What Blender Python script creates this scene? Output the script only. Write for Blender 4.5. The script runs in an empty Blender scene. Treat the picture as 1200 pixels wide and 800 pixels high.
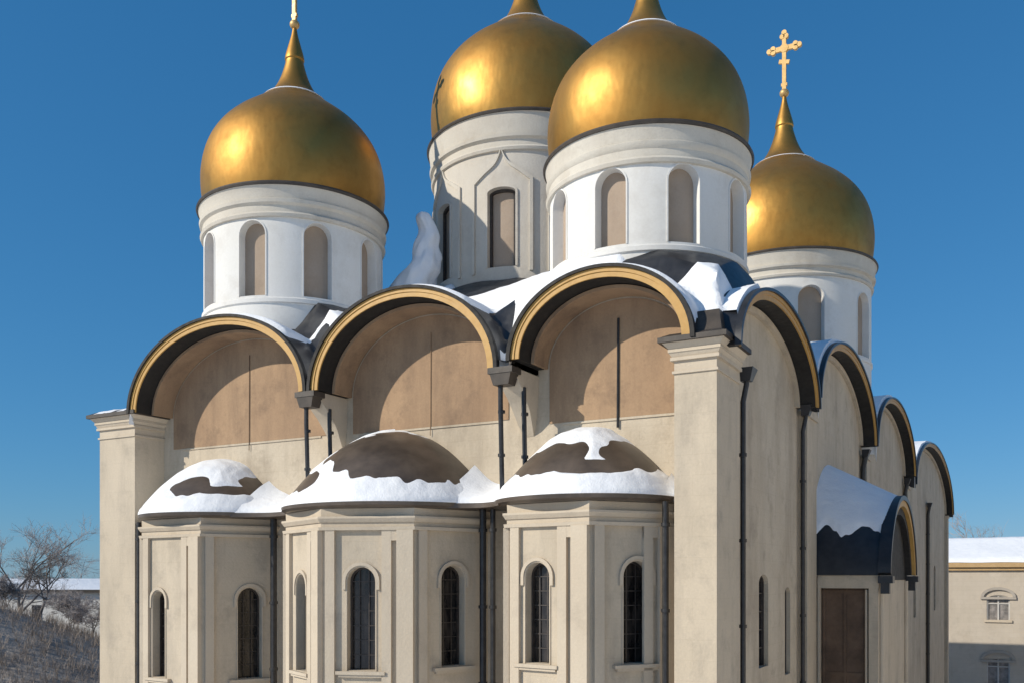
import bpy, bmesh, math, random
from math import sin, cos, pi, sqrt, radians, atan2, exp, hypot
from mathutils import Vector, noise
random.seed(7)
GZ = -5.0     # level of the ground (the camera stands 14 m above it)
S = bpy.context.scene
COL = S.collection

# ------------------------------------------------------------------ mesh builder
class MB:
    def __init__(self):
        self.v = []; self.f = []
    def pt(self, p):
        self.v.append(tuple(p)); return len(self.v) - 1
    def face(self, *ps):
        self.f.append([self.pt(p) for p in ps])
    def box(self, x0, x1, y0, y1, z0, z1):
        self.prism([(x0, y0), (x1, y0), (x1, y1), (x0, y1)], z0, z1)
    def prism(self, poly, z0, z1, scale_top=None):
        n = len(poly)
        top = scale_top or poly
        a = [self.pt((x, y, z0)) for x, y in poly]
        b = [self.pt((x, y, z1)) for x, y in top]
        for i in range(n):
            j = (i + 1) % n
            self.f.append([a[i], a[j], b[j], b[i]])
        self.f.append(a[::-1]); self.f.append(b)
    def grid(self, rows, closed=False, keep=None):
        idx = [[self.pt(p) for p in r] for r in rows]
        for i in range(len(rows) - 1):
            m = len(rows[i])
            for j in range(m if closed else m - 1):
                k = (j + 1) % m
                if keep and not keep(rows[i][j], rows[i + 1][k]): continue
                self.f.append([idx[i][j], idx[i][k], idx[i + 1][k], idx[i + 1][j]])
    def lathe(self, cx, cy, prof, n=64, a0=0, a1=2 * pi):
        closed = abs(a1 - a0 - 2 * pi) < 1e-6
        m = n if closed else n + 1
        self.grid([[(cx + r * cos(a0 + (a1 - a0) * k / n), cy + r * sin(a0 + (a1 - a0) * k / n), z) for k in range(m)] for r, z in prof], closed)
    def tube(self, pts, r, n=8, r2=None):
        pts = [Vector(p) for p in pts]
        rows = []
        for i, p in enumerate(pts):
            d = (pts[min(i + 1, len(pts) - 1)] - pts[max(i - 1, 0)])
            if d.length < 1e-9: d = Vector((0, 0, 1))
            d.normalize()
            up = Vector((0, 0, 1)) if abs(d.z) < .9 else Vector((1, 0, 0))
            a = d.cross(up).normalized(); b = d.cross(a)
            rr = r if r2 is None else r + (r2 - r) * i / max(1, len(pts) - 1)
            rows.append([p + a * rr * cos(2 * pi * k / n) + b * rr * sin(2 * pi * k / n) for k in range(n)])
        self.grid(rows, True)
        self.f.append([self.pt(p) for p in rows[0]]); self.f.append([self.pt(p) for p in rows[-1]])
    def build(self, name, mat, parent=None, sharp=35, label=None, weld=True):
        bm = bmesh.new()
        vs = [bm.verts.new(p) for p in self.v]
        for f in self.f:
            try: bm.faces.new([vs[i] for i in f])
            except ValueError: pass
        if weld: bmesh.ops.remove_doubles(bm, verts=bm.verts, dist=1e-4)
        for f in bm.faces: f.smooth = sharp > 0
        me = bpy.data.meshes.new(name)
        bm.to_mesh(me); bm.free()
        if sharp > 0: me.set_sharp_from_angle(angle=radians(sharp))
        o = bpy.data.objects.new(name, me); COL.objects.link(o)
        me.materials.append(mat)
        if parent is not None:
            o.parent = parent
            if parent.type == 'EMPTY': o.location = -parent.location
        if label: o['label'] = label
        return o

def thing(name, label, cat, loc, group=None):
    o = bpy.data.objects.new(name, None); COL.objects.link(o)
    o.location = loc; o.empty_display_size = .5
    o['label'] = label; o['category'] = cat
    if group: o['group'] = group
    return o

# ------------------------------------------------------------------ materials
def nt(name):
    m = bpy.data.materials.new(name); m.use_nodes = True
    t = m.node_tree; b = t.nodes['Principled BSDF']
    return m, t, b
def N(t, typ, **kw):
    n = t.nodes.new(typ)
    for k, v in kw.items(): setattr(n, k, v)
    return n
def coords(t, scale=(1, 1, 1)):
    g = N(t, 'ShaderNodeNewGeometry'); mp = N(t, 'ShaderNodeMapping')
    mp.inputs['Scale'].default_value = scale
    t.links.new(g.outputs['Position'], mp.inputs['Vector'])
    return mp.outputs['Vector']
def nz(t, vec, scale, detail=5, rough=.6):
    n = N(t, 'ShaderNodeTexNoise'); n.inputs['Scale'].default_value = scale
    n.inputs['Detail'].default_value = detail; n.inputs['Roughness'].default_value = rough
    t.links.new(vec, n.inputs['Vector']); return n.outputs['Fac']
def ramp(t, fac, a, b, ca, cb):
    r = N(t, 'ShaderNodeValToRGB'); e = r.color_ramp.elements
    e[0].position = a; e[1].position = b
    e[0].color = (*ca, 1); e[1].color = (*cb, 1)
    t.links.new(fac, r.inputs['Fac']); return r.outputs['Color']
def mix(t, fac, a, b, mode='MIX'):
    m = N(t, 'ShaderNodeMix', data_type='RGBA', blend_type=mode)
    for s, v in ((0, fac), (6, a), (7, b)):
        if hasattr(v, 'is_output'): t.links.new(v, m.inputs[s])
        else: m.inputs[s].default_value = v if s == 0 else (*v, 1)
    return m.outputs[2]
def bump(t, b, fac, strength, dist=.05):
    n = N(t, 'ShaderNodeBump'); n.inputs['Strength'].default_value = strength; n.inputs['Distance'].default_value = dist
    t.links.new(fac, n.inputs['Height']); t.links.new(n.outputs['Normal'], b.inputs['Normal'])

def stone(name, base, dark, warm, streak=.5, courses=0.0, bumpd=.02):
    m, t, b = nt(name)
    v = coords(t)
    big = nz(t, v, .35, 6, .65); mid = nz(t, v, 1.7, 6, .7); fine = nz(t, v, 14, 4, .6)
    c = mix(t, ramp(t, big, .38, .68, (0, 0, 0), (1, 1, 1)), base, warm)
    st = nz(t, coords(t, (.75, .75, .16)), 1.0, 7, .7)
    f1 = ramp(t, st, .46, .74, (0, 0, 0), (streak, streak, streak))
    c = mix(t, f1, c, dark)
    f2 = ramp(t, nz(t, v, .8, 7, .72), .52, .76, (0, 0, 0), (.72, .72, .72))
    c = mix(t, f2, c, dark)
    c = mix(t, ramp(t, fine, .3, .75, (.0, .0, .0), (.22, .22, .22)), c, dark)
    if courses:
        g = N(t, 'ShaderNodeNewGeometry'); sx = N(t, 'ShaderNodeSeparateXYZ'); t.links.new(g.outputs['Position'], sx.inputs[0])
        ad = N(t, 'ShaderNodeMath', operation='ADD'); t.links.new(sx.outputs[0], ad.inputs[0]); t.links.new(sx.outputs[1], ad.inputs[1])
        cb = N(t, 'ShaderNodeCombineXYZ'); t.links.new(ad.outputs[0], cb.inputs[0]); t.links.new(sx.outputs[2], cb.inputs[1])
        br = N(t, 'ShaderNodeTexBrick'); br.inputs['Scale'].default_value = 1.0
        br.inputs['Brick Width'].default_value = 1.35; br.inputs['Row Height'].default_value = .56
        br.inputs['Mortar Size'].default_value = .012; br.inputs['Mortar Smooth'].default_value = .6
        br.inputs['Color1'].default_value = (1, 1, 1, 1); br.inputs['Color2'].default_value = (.93, .92, .90, 1); br.inputs['Mortar'].default_value = (.72, .69, .65, 1)
        t.links.new(cb.outputs[0], br.inputs['Vector'])
        c = mix(t, courses, c, br.outputs['Color'], 'MULTIPLY')
    t.links.new(c, b.inputs['Base Color'])
    b.inputs['Roughness'].default_value = .88
    s = N(t, 'ShaderNodeMath', operation='ADD'); t.links.new(mid, s.inputs[0]); t.links.new(fine, s.inputs[1])
    bump(t, b, s.outputs[0], .5, bumpd)
    return m

M = {}
def flat0(name, c1, c2, rough=.9, sc=1.0):
    m, t, b = nt(name)
    t.links.new(ramp(t, nz(t, coords(t), sc, 5), .35, .7, c1, c2), b.inputs['Base Color'])
    b.inputs['Roughness'].default_value = rough
    return m
M['stone'] = stone('beige_limestone', (.56, .475, .36), (.29, .25, .20), (.51, .43, .32), .6, .2)
M['stone_wall'] = stone('weathered_limestone', (.57, .49, .375), (.27, .22, .165), (.48, .40, .295), .6, .28)
M['trim'] = stone('stone_trim', (.56, .48, .37), (.37, .31, .24), (.53, .445, .335), .35)
M['white'] = stone('white_limewash', (.74, .73, .70), (.56, .53, .48), (.70, .68, .63), .22, 0, .008)
M['drumtrim'] = stone('pale_cornice', (.62, .58, .50), (.42, .37, .30), (.56, .51, .43), .35)
M['drumstone'] = stone('pale_grey_stone', (.60, .56, .49), (.42, .37, .31), (.56, .51, .43), .35)
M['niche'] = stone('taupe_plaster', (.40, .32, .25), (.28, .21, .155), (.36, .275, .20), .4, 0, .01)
M['fresco'] = stone('faded_tan_fresco', (.40, .265, .155), (.15, .098, .065), (.31, .20, .118), .62, 0, .01)
M['farstone'] = stone('far_plaster', (.52, .46, .38), (.38, .33, .27), (.48, .42, .34), .4, .5)

def metal_paint(name, c1, c2, rough, metallic=0.0, sc=2.0):
    m, t, b = nt(name); v = coords(t)
    n1 = nz(t, v, sc, 6, .65)
    t.links.new(ramp(t, n1, .35, .7, c1, c2), b.inputs['Base Color'])
    b.inputs['Roughness'].default_value = rough; b.inputs['Metallic'].default_value = metallic
    r = N(t, 'ShaderNodeMapRange'); r.inputs['To Min'].default_value = rough * .75; r.inputs['To Max'].default_value = min(1, rough * 1.35)
    t.links.new(nz(t, v, sc * 2.3, 5), r.inputs['Value']); t.links.new(r.outputs[0], b.inputs['Roughness'])
    bump(t, b, n1, .15, .02)
    return m
M['dark'] = metal_paint('dark_roof_metal', (.012, .013, .016), (.03, .03, .033), .38)
M['ivory'] = stone('bounce_ivory_plaster', (.80, .72, .58), (.64, .55, .43), (.76, .67, .53), .2, 0, .01)
M['hood'] = stone('grey_hood_plaster', (.40, .36, .31), (.28, .25, .21), (.36, .32, .27), .4)
M['paleglass'] = flat0('pale_window_glass', (.14, .13, .12), (.34, .31, .29), .25, 1.5)
M['edge'] = metal_paint('dark_brown_edge', (.035, .028, .022), (.07, .055, .042), .55)
M['soffit'] = metal_paint('black_soffit_and_shade', (.008, .007, .006), (.018, .015, .012), .7)
M['brown'] = metal_paint('brown_roof_metal', (.055, .042, .032), (.125, .096, .072), .36, 0, .9)
M['pipe'] = metal_paint('black_pipe', (.012, .012, .014), (.035, .034, .034), .4, 0, 5)
M['band'] = metal_paint('ochre_gilding', (.42, .235, .055), (.50, .29, .075), .5, 0, 3)
M['wood'] = metal_paint('brown_door_wood', (.07, .04, .022), (.14, .085, .05), .6, 0, 1.5)
M['frame'] = metal_paint('window_frame_paint', (.03, .025, .021), (.065, .05, .042), .5, 0, 6)
M['greyframe'] = metal_paint('pale_window_frame', (.45, .43, .40), (.55, .53, .5), .5, 0, 6)
M['cornice_gold'] = metal_paint('ochre_eave_paint', (.42, .28, .13), (.50, .34, .17), .6, 0, 1)
M['cross'] = metal_paint('gilded_cross', (.50, .32, .12), (.62, .42, .18), .5, .5, 4)

m, t, b = nt('gold_leaf'); v = coords(t)
n1 = nz(t, v, .45, 5, .6); n2 = nz(t, v, 2.2, 5, .6); n3 = nz(t, coords(t, (1, 1, .5)), .9, 3, .5)
c = mix(t, ramp(t, n1, .35, .68, (0, 0, 0), (1, 1, 1)), (.46, .258, .066), (.33, .175, .042))
c = mix(t, ramp(t, n2, .5, .8, (0, 0, 0), (.45, .45, .45)), c, (.24, .125, .032))
t.links.new(c, b.inputs['Base Color']); b.inputs['Metallic'].default_value = .9
r = N(t, 'ShaderNodeMapRange'); r.inputs['From Min'].default_value = .3; r.inputs['From Max'].default_value = .7
r.inputs['To Min'].default_value = .42; r.inputs['To Max'].default_value = .64
t.links.new(n1, r.inputs['Value']); t.links.new(r.outputs[0], b.inputs['Roughness'])
bump(t, b, n3, .35, .12)
M['gold'] = m

m, t, b = nt('snow'); v = coords(t)
n1 = nz(t, v, 1.3, 6, .6); n2 = nz(t, v, 22, 3)
t.links.new(ramp(t, n1, .3, .7, (.80, .82, .85), (.88, .89, .90)), b.inputs['Base Color'])
b.inputs['Roughness'].default_value = .75
s = N(t, 'ShaderNodeMath', operation='MULTIPLY_ADD'); s.inputs[1].default_value = .15
t.links.new(n2, s.inputs[0]); t.links.new(n1, s.inputs[2]); bump(t, b, s.outputs[0], .6, .12)
M['snow'] = m

m, t, b = nt('dark_window_glass'); v = coords(t, (1, 1, .25))
n1 = nz(t, v, 5.0, 3)
t.links.new(ramp(t, n1, .4, .7, (.006, .006, .007), (.05, .042, .036)), b.inputs['Base Color'])
b.inputs['Roughness'].default_value = .12; b.inputs['Specular IOR Level'].default_value = .5
bump(t, b, nz(t, coords(t), 3.0, 2), .12, .03)
M['glass'] = m

m, t, b = nt('snowy_ground'); v = coords(t)
n1 = nz(t, v, .06, 6, .65)
t.links.new(ramp(t, n1, .36, .46, (.5, .49, .48), (.85, .85, .86)), b.inputs['Base Color'])
b.inputs['Roughness'].default_value = .85
M['ground'] = m
m, t, b = nt('hill_earth'); v = coords(t)
n1 = nz(t, v, .35, 7, .7)
t.links.new(ramp(t, n1, .4, .75, (.20, .17, .145), (.38, .335, .29)), b.inputs['Base Color'])
b.inputs['Roughness'].default_value = .95; bump(t, b, nz(t, v, 1.5, 6), .8, .4)
M['hill'] = m
def flat(name, c1, c2, rough=.9, sc=1.0):
    m, t, b = nt(name)
    t.links.new(ramp(t, nz(t, coords(t), sc, 5), .35, .7, c1, c2), b.inputs['Base Color'])
    b.inputs['Roughness'].default_value = rough
    return m
M['bark'] = flat('dark_bark', (.15, .125, .11), (.24, .21, .19))
M['twig'] = flat('grey_twigs', (.30, .26, .245), (.42, .375, .35))
M['shrub'] = flat('brown_brush', (.25, .205, .17), (.38, .32, .27), .95, .4)

# ------------------------------------------------------------------ panel with arched openings
def panel(mb, fm, u0, u1, z0, z1, holes, depth, du=99, n=12, reveal=None):
    """fm(u,z,d) -> point; holes: (uc, half width, z bottom, z spring, rise)"""
    reveal = reveal or mb
    def solid(a, b):
        k = max(1, int(math.ceil((b - a) / du)))
        us = [a + (b - a) * i / k for i in range(k + 1)]
        mb.grid([[fm(u, z0, 0) for u in us], [fm(u, z1, 0) for u in us]])
    cur = u0
    for uc, hw, zb, zs, rise in sorted(holes):
        solid(cur, uc - hw)
        us = [uc - hw * cos(pi * i / n) for i in range(n + 1)]
        tp = [zs + rise * sqrt(max(0, 1 - ((u - uc) / hw) ** 2)) for u in us]
        mb.grid([[fm(u, z0, 0) for u in us], [fm(u, zb, 0) for u in us]])
        mb.grid([[fm(u, z, 0) for u, z in zip(us, tp)], [fm(u, z1, 0) for u in us]])
        loop = [(us[0], zb)] + [(u, z) for u, z in zip(us, tp)] + [(us[-1], zb)]
        reveal.grid([[fm(u, z, 0) for u, z in loop], [fm(u, z, depth) for u, z in loop]])
        reveal.grid([[fm(u, zb, 0) for u in us], [fm(u, zb, depth) for u in us]])
        cur = uc + hw
    solid(cur, u1)

def arch_fill(mb, fm, hole, d, n=12, grow=0.0):
    uc, hw, zb, zs, rise = hole
    us = [uc - (hw + grow) * cos(pi * i / n) for i in range(n + 1)]
    tp = [zs + (rise + grow) * sqrt(max(0, 1 - ((u - uc) / (hw + grow)) ** 2)) for u in us]
    mb.grid([[fm(u, zb - grow, d) for u in us], [fm(u, z, d) for u, z in zip(us, tp)]])

def arch_band(mb, fm, hole, w, d0, d1, n=14, legs=True, sill=False, zb=None):
    """a raised band of width w round an arched opening, from d0 (front) to d1 (back)"""
    uc, hw, b0, zs, rise = hole
    b0 = b0 if zb is None else zb
    def loop(g):
        pts = [(uc - (hw + g) * cos(pi * i / n), zs + (rise + g) * sin(pi * i / n)) for i in range(n + 1)]
        if legs: pts = [(uc - hw - g, b0)] + pts + [(uc + hw + g, b0)]
        return pts
    A, B = loop(0), loop(w)
    rows = [[fm(u, z, d1) for u, z in B], [fm(u, z, d0) for u, z in B], [fm(u, z, d0) for u, z in A], [fm(u, z, d1) for u, z in A]]
    mb.grid(rows)
    for k in (0, -1):
        mb.face(*[r[k] for r in rows])

def ell(c, a, zs, b, n=40, t0=0.0, t1=pi):
    return [(c - a * cos(t0 + (t1 - t0) * i / n), zs + b * sin(t0 + (t1 - t0) * i / n)) for i in range(n + 1)]

def ring(mb, fm, outer, inner, d0, d1):
    rows = [[fm(u, z, d1) for u, z in outer], [fm(u, z, d0) for u, z in outer], [fm(u, z, d0) for u, z in inner], [fm(u, z, d1) for u, z in inner]]
    mb.grid(rows + [rows[0]])
    for k in (0, -1): mb.face(*[r[k] for r in rows])

# ------------------------------------------------------------------ cathedral
CA = thing('cathedral', 'large beige stone cathedral with four gilded onion domes, round gables and snow on its roofs', 'cathedral', (-12.5, 40, 0))
XL, YB = -25.09, 81.5
WY = 1.4            # east wall plane
WX = -0.25          # flank wall plane
# (left foot, right foot, spring z, apex z) of the gilded arches
EAST = [(-22.90, -14.18, 15.30, 18.32), (-13.88, -6.72, 15.28, 18.13), (-6.16, -0.62, 15.45, 17.70)]
FLANK = [(0.35, 11.15, 15.25, 17.72), (11.45, 26.2, 15.7, 18.88), (26.5, 44.9, 15.9, 19.35), (45.2, 81.2, 15.4, 19.9)]
fe = lambda u, z, d: (u, d, z)          # east facade frame, d = Y
fs = lambda u, z, d: (-d, u, z)         # flank frame, d = -X

# --- walls
mb = MB()
for x0, x1, zs, za in EAST:
    c, a = (x0 + x1) / 2, (x1 - x0) / 2
    pts = ell(c, a - .05, zs, za - zs - .05)
    mb.grid([[(u, WY, GZ) for u, z in pts], [(u, WY, z) for u, z in pts]])
for a, b in ((XL + .3, -22.85), (-14.23, -13.83), (-6.77, -6.11), (-.67, -.3)):
    mb.grid([[(a, WY, GZ), (b, WY, GZ)], [(a, WY, 15.3), (b, WY, 15.3)]])
mb.build('east_wall', M['stone_wall'], CA, 0)

def y_at(px):   # flank positions of features measured on the photograph
    return None
FW = [(5.12, .72, 0, 0), ]
flank_holes = {0: [(6.05, .62, 6.05, 8.75, .32), (9.5, .42, 5.5, 8.4, .22)], 1: [], 2: [(31.5, .7, 5.9, 8.5, .35), (39.5, .7, 5.9, 8.5, .35)],
               3: [(52, .8, 5.9, 9.6, .35), (69, .9, 5.9, 9.6, .4)]}
mb = MB(); rv = mb
for k, (y0, y1, zs, za) in enumerate(FLANK):
    c, a = (y0 + y1) / 2, (y1 - y0) / 2
    lo = 1.8 if k == 0 else y0 - .15
    panel(mb, fs, lo, y1 + .15, GZ, zs, flank_holes[k], .24, 99)
    pts = ell(c, a - .05, zs, za - zs - .05)
    mb.grid([[fs(u, zs, -WX) for u, z in pts], [fs(u, z, -WX) for u, z in pts]])
# panel() laid at d=0 -> move to the wall plane
mb.v = [(p[0] + (WX if p[2] <= 20 and abs(p[0] - WX) > 1e-6 else 0), p[1], p[2]) for p in mb.v]
mb.build('flank_wall', M['stone_wall'], CA, 0)
pane = MB(); fr = MB()
fw_ = lambda u, z, d: (WX - d, u, z)
for hs in flank_holes.values():
    for h in hs:
        pm = MB(); arch_fill(pm, fw_, h, .22)
        w = pm.build('window', M['glass'], CA)
        fm_ = MB(); arch_band(fm_, fw_, (h[0], h[1] - .09, h[2], h[3], h[4] - .05), .10, .14, .235)
        fm_.box(WX - .215, WX - .16, h[0] - .03, h[0] + .03, h[2], h[3] + h[4])
        for q in range(1, 5):
            z = h[2] + (h[3] - h[2]) * q / 4.5
            fm_.box(WX - .21, WX - .18, h[0] - h[1], h[0] + h[1], z - .02, z + .02)
        fm_.build('frame', M['frame'], w)
mb = MB()
mb.box(XL, XL + .6, 2.42, YB, GZ, 15.4)
mb.box(XL + .6, WX - .02, YB - .6, YB, GZ, 16.5)
mb.build('rear_wall', M['stone_wall'], CA)

# --- flank lesenes
for y0, y1 in ((11.35, 13.1), (26.0, 27.0), (44.5, 45.7), (61.0, 62.2), (80.2, 81.52)):
    mb = MB(); mb.box(WX + .002, .06, y0, y1, GZ, 15.0); 
    mb.box(WX + .002, .14, y0 - .05, y1 + .05, 15.0, 15.22)
    mb.build('pilaster_strip', M['stone'], CA)

# --- corner pilasters
def corner(x0, x1, y1, ztop, snow):
    mb = MB(); mb.box(x0, x1, 0, y1, GZ, ztop - .95)
    p = mb.build('corner_pilaster', M['stone'], CA)
    c = MB()
    def lay(g, za, zb, g2=None):
        g2 = g if g2 is None else g2
        q = lambda s: [(x0 - s, -s), (x1 + s, -s), (x1 + s, y1), (x0 - s, y1)]
        c.prism(q(g), za, zb, q(g2))
    z = ztop
    lay(.05, z - .97, z - .90); lay(.0, z - .90, z - .62); lay(.09, z - .62, z - .53); lay(.05, z - .53, z - .40, .12)
    lay(.14, z - .40, z - .32); lay(.12, z - .32, z - .16, .26)
    c.build('capital', M['trim'], p)
    d = MB(); q = lambda s: [(x0 - s, -s), (x1 + s, -s), (x1 + s, y1), (x0 - s, y1)]
    d.prism(q(.36), z - .158, z - .02); d.prism(q(.34), z - .02, z + .10, q(.10))
    d.build('cap_slab', M['edge'], p)
    if snow:
        s = MB(); rows = []
        for j in range(9):
            y = -.34 + (y1 + .3) * j / 8; r_ = []
            for i in range(15):
                x = x0 - .34 + (x1 - x0 + .68) * i / 14
                e = min(i, 14 - i, j) / 2.0; e = min(1, e)
                r_.append((x, y, z - .015 + .19 * sqrt(max(0, 1 - (1 - e) ** 2)) + .03 * noise.noise((x * 2, y * 2, 3))))
            rows.append(r_)
        s.grid(rows); s.build('cap_snow', M['snow'], p, 60)
corner(XL, -23.03, 2.4, 15.42, True)
corner(-1.19, 0, 2.2, 15.52, False)
mb = MB(); mb.prism([(-.80, -.15), (.18, -.15), (.18, 1.0), (-.80, 1.0)], 15.56, 16.25, [(-.62, .28), (-.02, .28), (-.02, 1.0), (-.62, 1.0)]); mb.build('corner_flashing', M['edge'], CA)

# --- gables
def gable(fm, x0, x1, zs, za, front, wall, gold_w, east, roof_label=None):
    c, a, b = (x0 + x1) / 2, (x1 - x0) / 2, za - zs
    g = MB()
    if east:
        o = ell(c, a - gold_w - .02, zs, b - gold_w - .02); i_ = ell(c, a - gold_w - .13, zs, b - gold_w - .12)
        step = front + (wall - front) * .44
        ring(g, fm, o, i_, step, wall - .002)
        top = g.build('gable_archivolt', M['fresco'], CA)
    else:
        o = ell(c, a - gold_w - .05, zs, b - gold_w - .05); i_ = ell(c, a - gold_w - .28, zs, b - gold_w - .25)
        ring(g, fm, o, i_, wall - .16, wall - .002)
        top = g.build('gable_archivolt', M['stone'], CA)
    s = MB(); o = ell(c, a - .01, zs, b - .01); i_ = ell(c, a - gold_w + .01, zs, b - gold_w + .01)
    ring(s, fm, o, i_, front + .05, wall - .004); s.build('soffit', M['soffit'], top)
    gb = MB(); h = gold_w
    ring(gb, fm, ell(c, a, zs, b), ell(c, a - h * .45, zs, b - h * .45), front - .03, front + .05)
    ring(gb, fm, ell(c, a - h * .45 , zs, b - h * .45 ), ell(c, a - h, zs, b - h), front + .0, front + .05)
    gb.build('gilded_band', M['band'], top)
    e = MB(); ring(e, fm, ell(c, a + .13, zs - .04, b + .13), ell(c, a + .002, zs - .04, b + .042), front - .10, front + .08)
    e.build('roof_edge', M['soffit'] if east else M['dark'], top)
    return top, c, a, b
for k, (x0, x1, zs, za) in enumerate(EAST):
    top, c, a, b = gable(fe, x0, x1, zs, za, -.30, WY, .26, True)
    ty = MB(); pts = ell(c, a - .45, zs, b - .43)
    zlow = (14.05, 14.0, 13.75)[k]
    ty.grid([[(u, WY - .03, zlow) for u, z in pts], [(u, WY - .03, z) for u, z in pts]])
    ty.grid([[(u, WY - .03, zlow) for u, z in pts], [(u, WY, zlow) for u, z in pts]])
    ty.build('tympanum', M['fresco'], top)
    led = MB(); led.box(x0 + .9, x1 - .7 if k < 2 else -1.2, WY - .04, WY - .002, zlow - .07, zlow - .004)
    led.build('string_course', M['stone_wall'], top)
    xr = (-18.35, -10.15, -3.42)[k]
    rod = MB(); r_ = (.014, .012, .036)[k]
    rod.tube([(xr, WY - .055, zlow - .3), (xr + .02, WY - .055, za - 1.0)], r_, 6)
    rod.build('joint_rod', M['fresco'] if k == 1 else M['wood'] if k == 0 else M['pipe'], top)
for (y0, y1, zs, za) in FLANK:
    gable(fs, y0, y1, zs, za, -.50, -WX, .26, False)

# --- corbels, brackets, pipes
def pipe(pts, r=.085, name='drainpipe'):
    mb = MB(); mb.tube(pts, r, 10); return mb.build(name, M['pipe'], CA)
for xc in (-14.03, -6.44):
    mb = MB(); w = .34
    rows = []
    for z, y, ww in ((15.25, -.1, w), (14.95, .0, w), (14.5, .55, w * .95), (14.1, .9, w * .85), (13.7, 1.15, w * .7), (13.4, WY - .01, w * .5)):
        rows.append([(xc - ww, WY, z), (xc - ww, y, z), (xc + ww, y, z), (xc + ww, WY, z)])
    mb.grid(rows); mb.face(*rows[0])
    mb.build('corbel', M['trim'], CA)
    mb = MB(); mb.box(xc - .42, xc + .42, -.48, .1, 15.06, 15.24); mb.prism([(xc - .26, -.42), (xc + .26, -.42), (xc + .26, .0), (xc - .26, .0)], 14.72, 15.06, [(xc - .36, -.46), (xc + .36, -.46), (xc + .36, .04), (xc - .36, .04)])
    hd = mb.build('rain_head', M['edge'], CA)
    gx = xc
    for dx, dy in ((-.1, -.25), (.32, .45)):
        p = pipe([(gx + dx, dy, 14.75), (gx + dx, dy, 14.2), (gx + dx, dy + .1 , 11.6), (gx + dx, dy + .1, 11.2)], .075)
        for z in (13.9, 12.6):
            cl = MB(); cl.lathe(gx + dx, dy + .06, [(.075, z), (.11, z), (.11, z + .09), (.075, z + .09)], 12); cl.build('pipe_clamp', M['pipe'], p)
# flank drainpipes
for yy, zt in ((2.55, 15.1), (11.12, 15.4), (25.75, 15.5), (44.15, 15.7), (60.6, 15.2)):
    xo = .02 if yy < 3 else -.05 if yy < 20 else -.08
    rp = .08 if yy < 20 else .13
    p = pipe([(xo + .1, yy, zt - .15), (xo + .1, yy, zt - .5), (xo, yy, zt - 1.0), (xo, yy, GZ)], rp)
    h = MB(); h.prism([(xo - .04, yy - .14), (xo + .24, yy - .14), (xo + .24, yy + .14), (xo - .04, yy + .14)], zt - .42, zt - .05, [(xo - .04, yy - .28), (xo + .36, yy - .28), (xo + .36, yy + .28), (xo - .04, yy + .28)])
    h.build('rain_head', M['dark'], p)
    for z in (12.5, 10, 7.5, 5, 2.5):
        cl = MB(); cl.lathe(xo, yy, [(rp, z), (rp + .035, z), (rp + .035, z + .1), (rp, z + .1)], 12); cl.build('pipe_clamp', M['pipe'], p)

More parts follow.
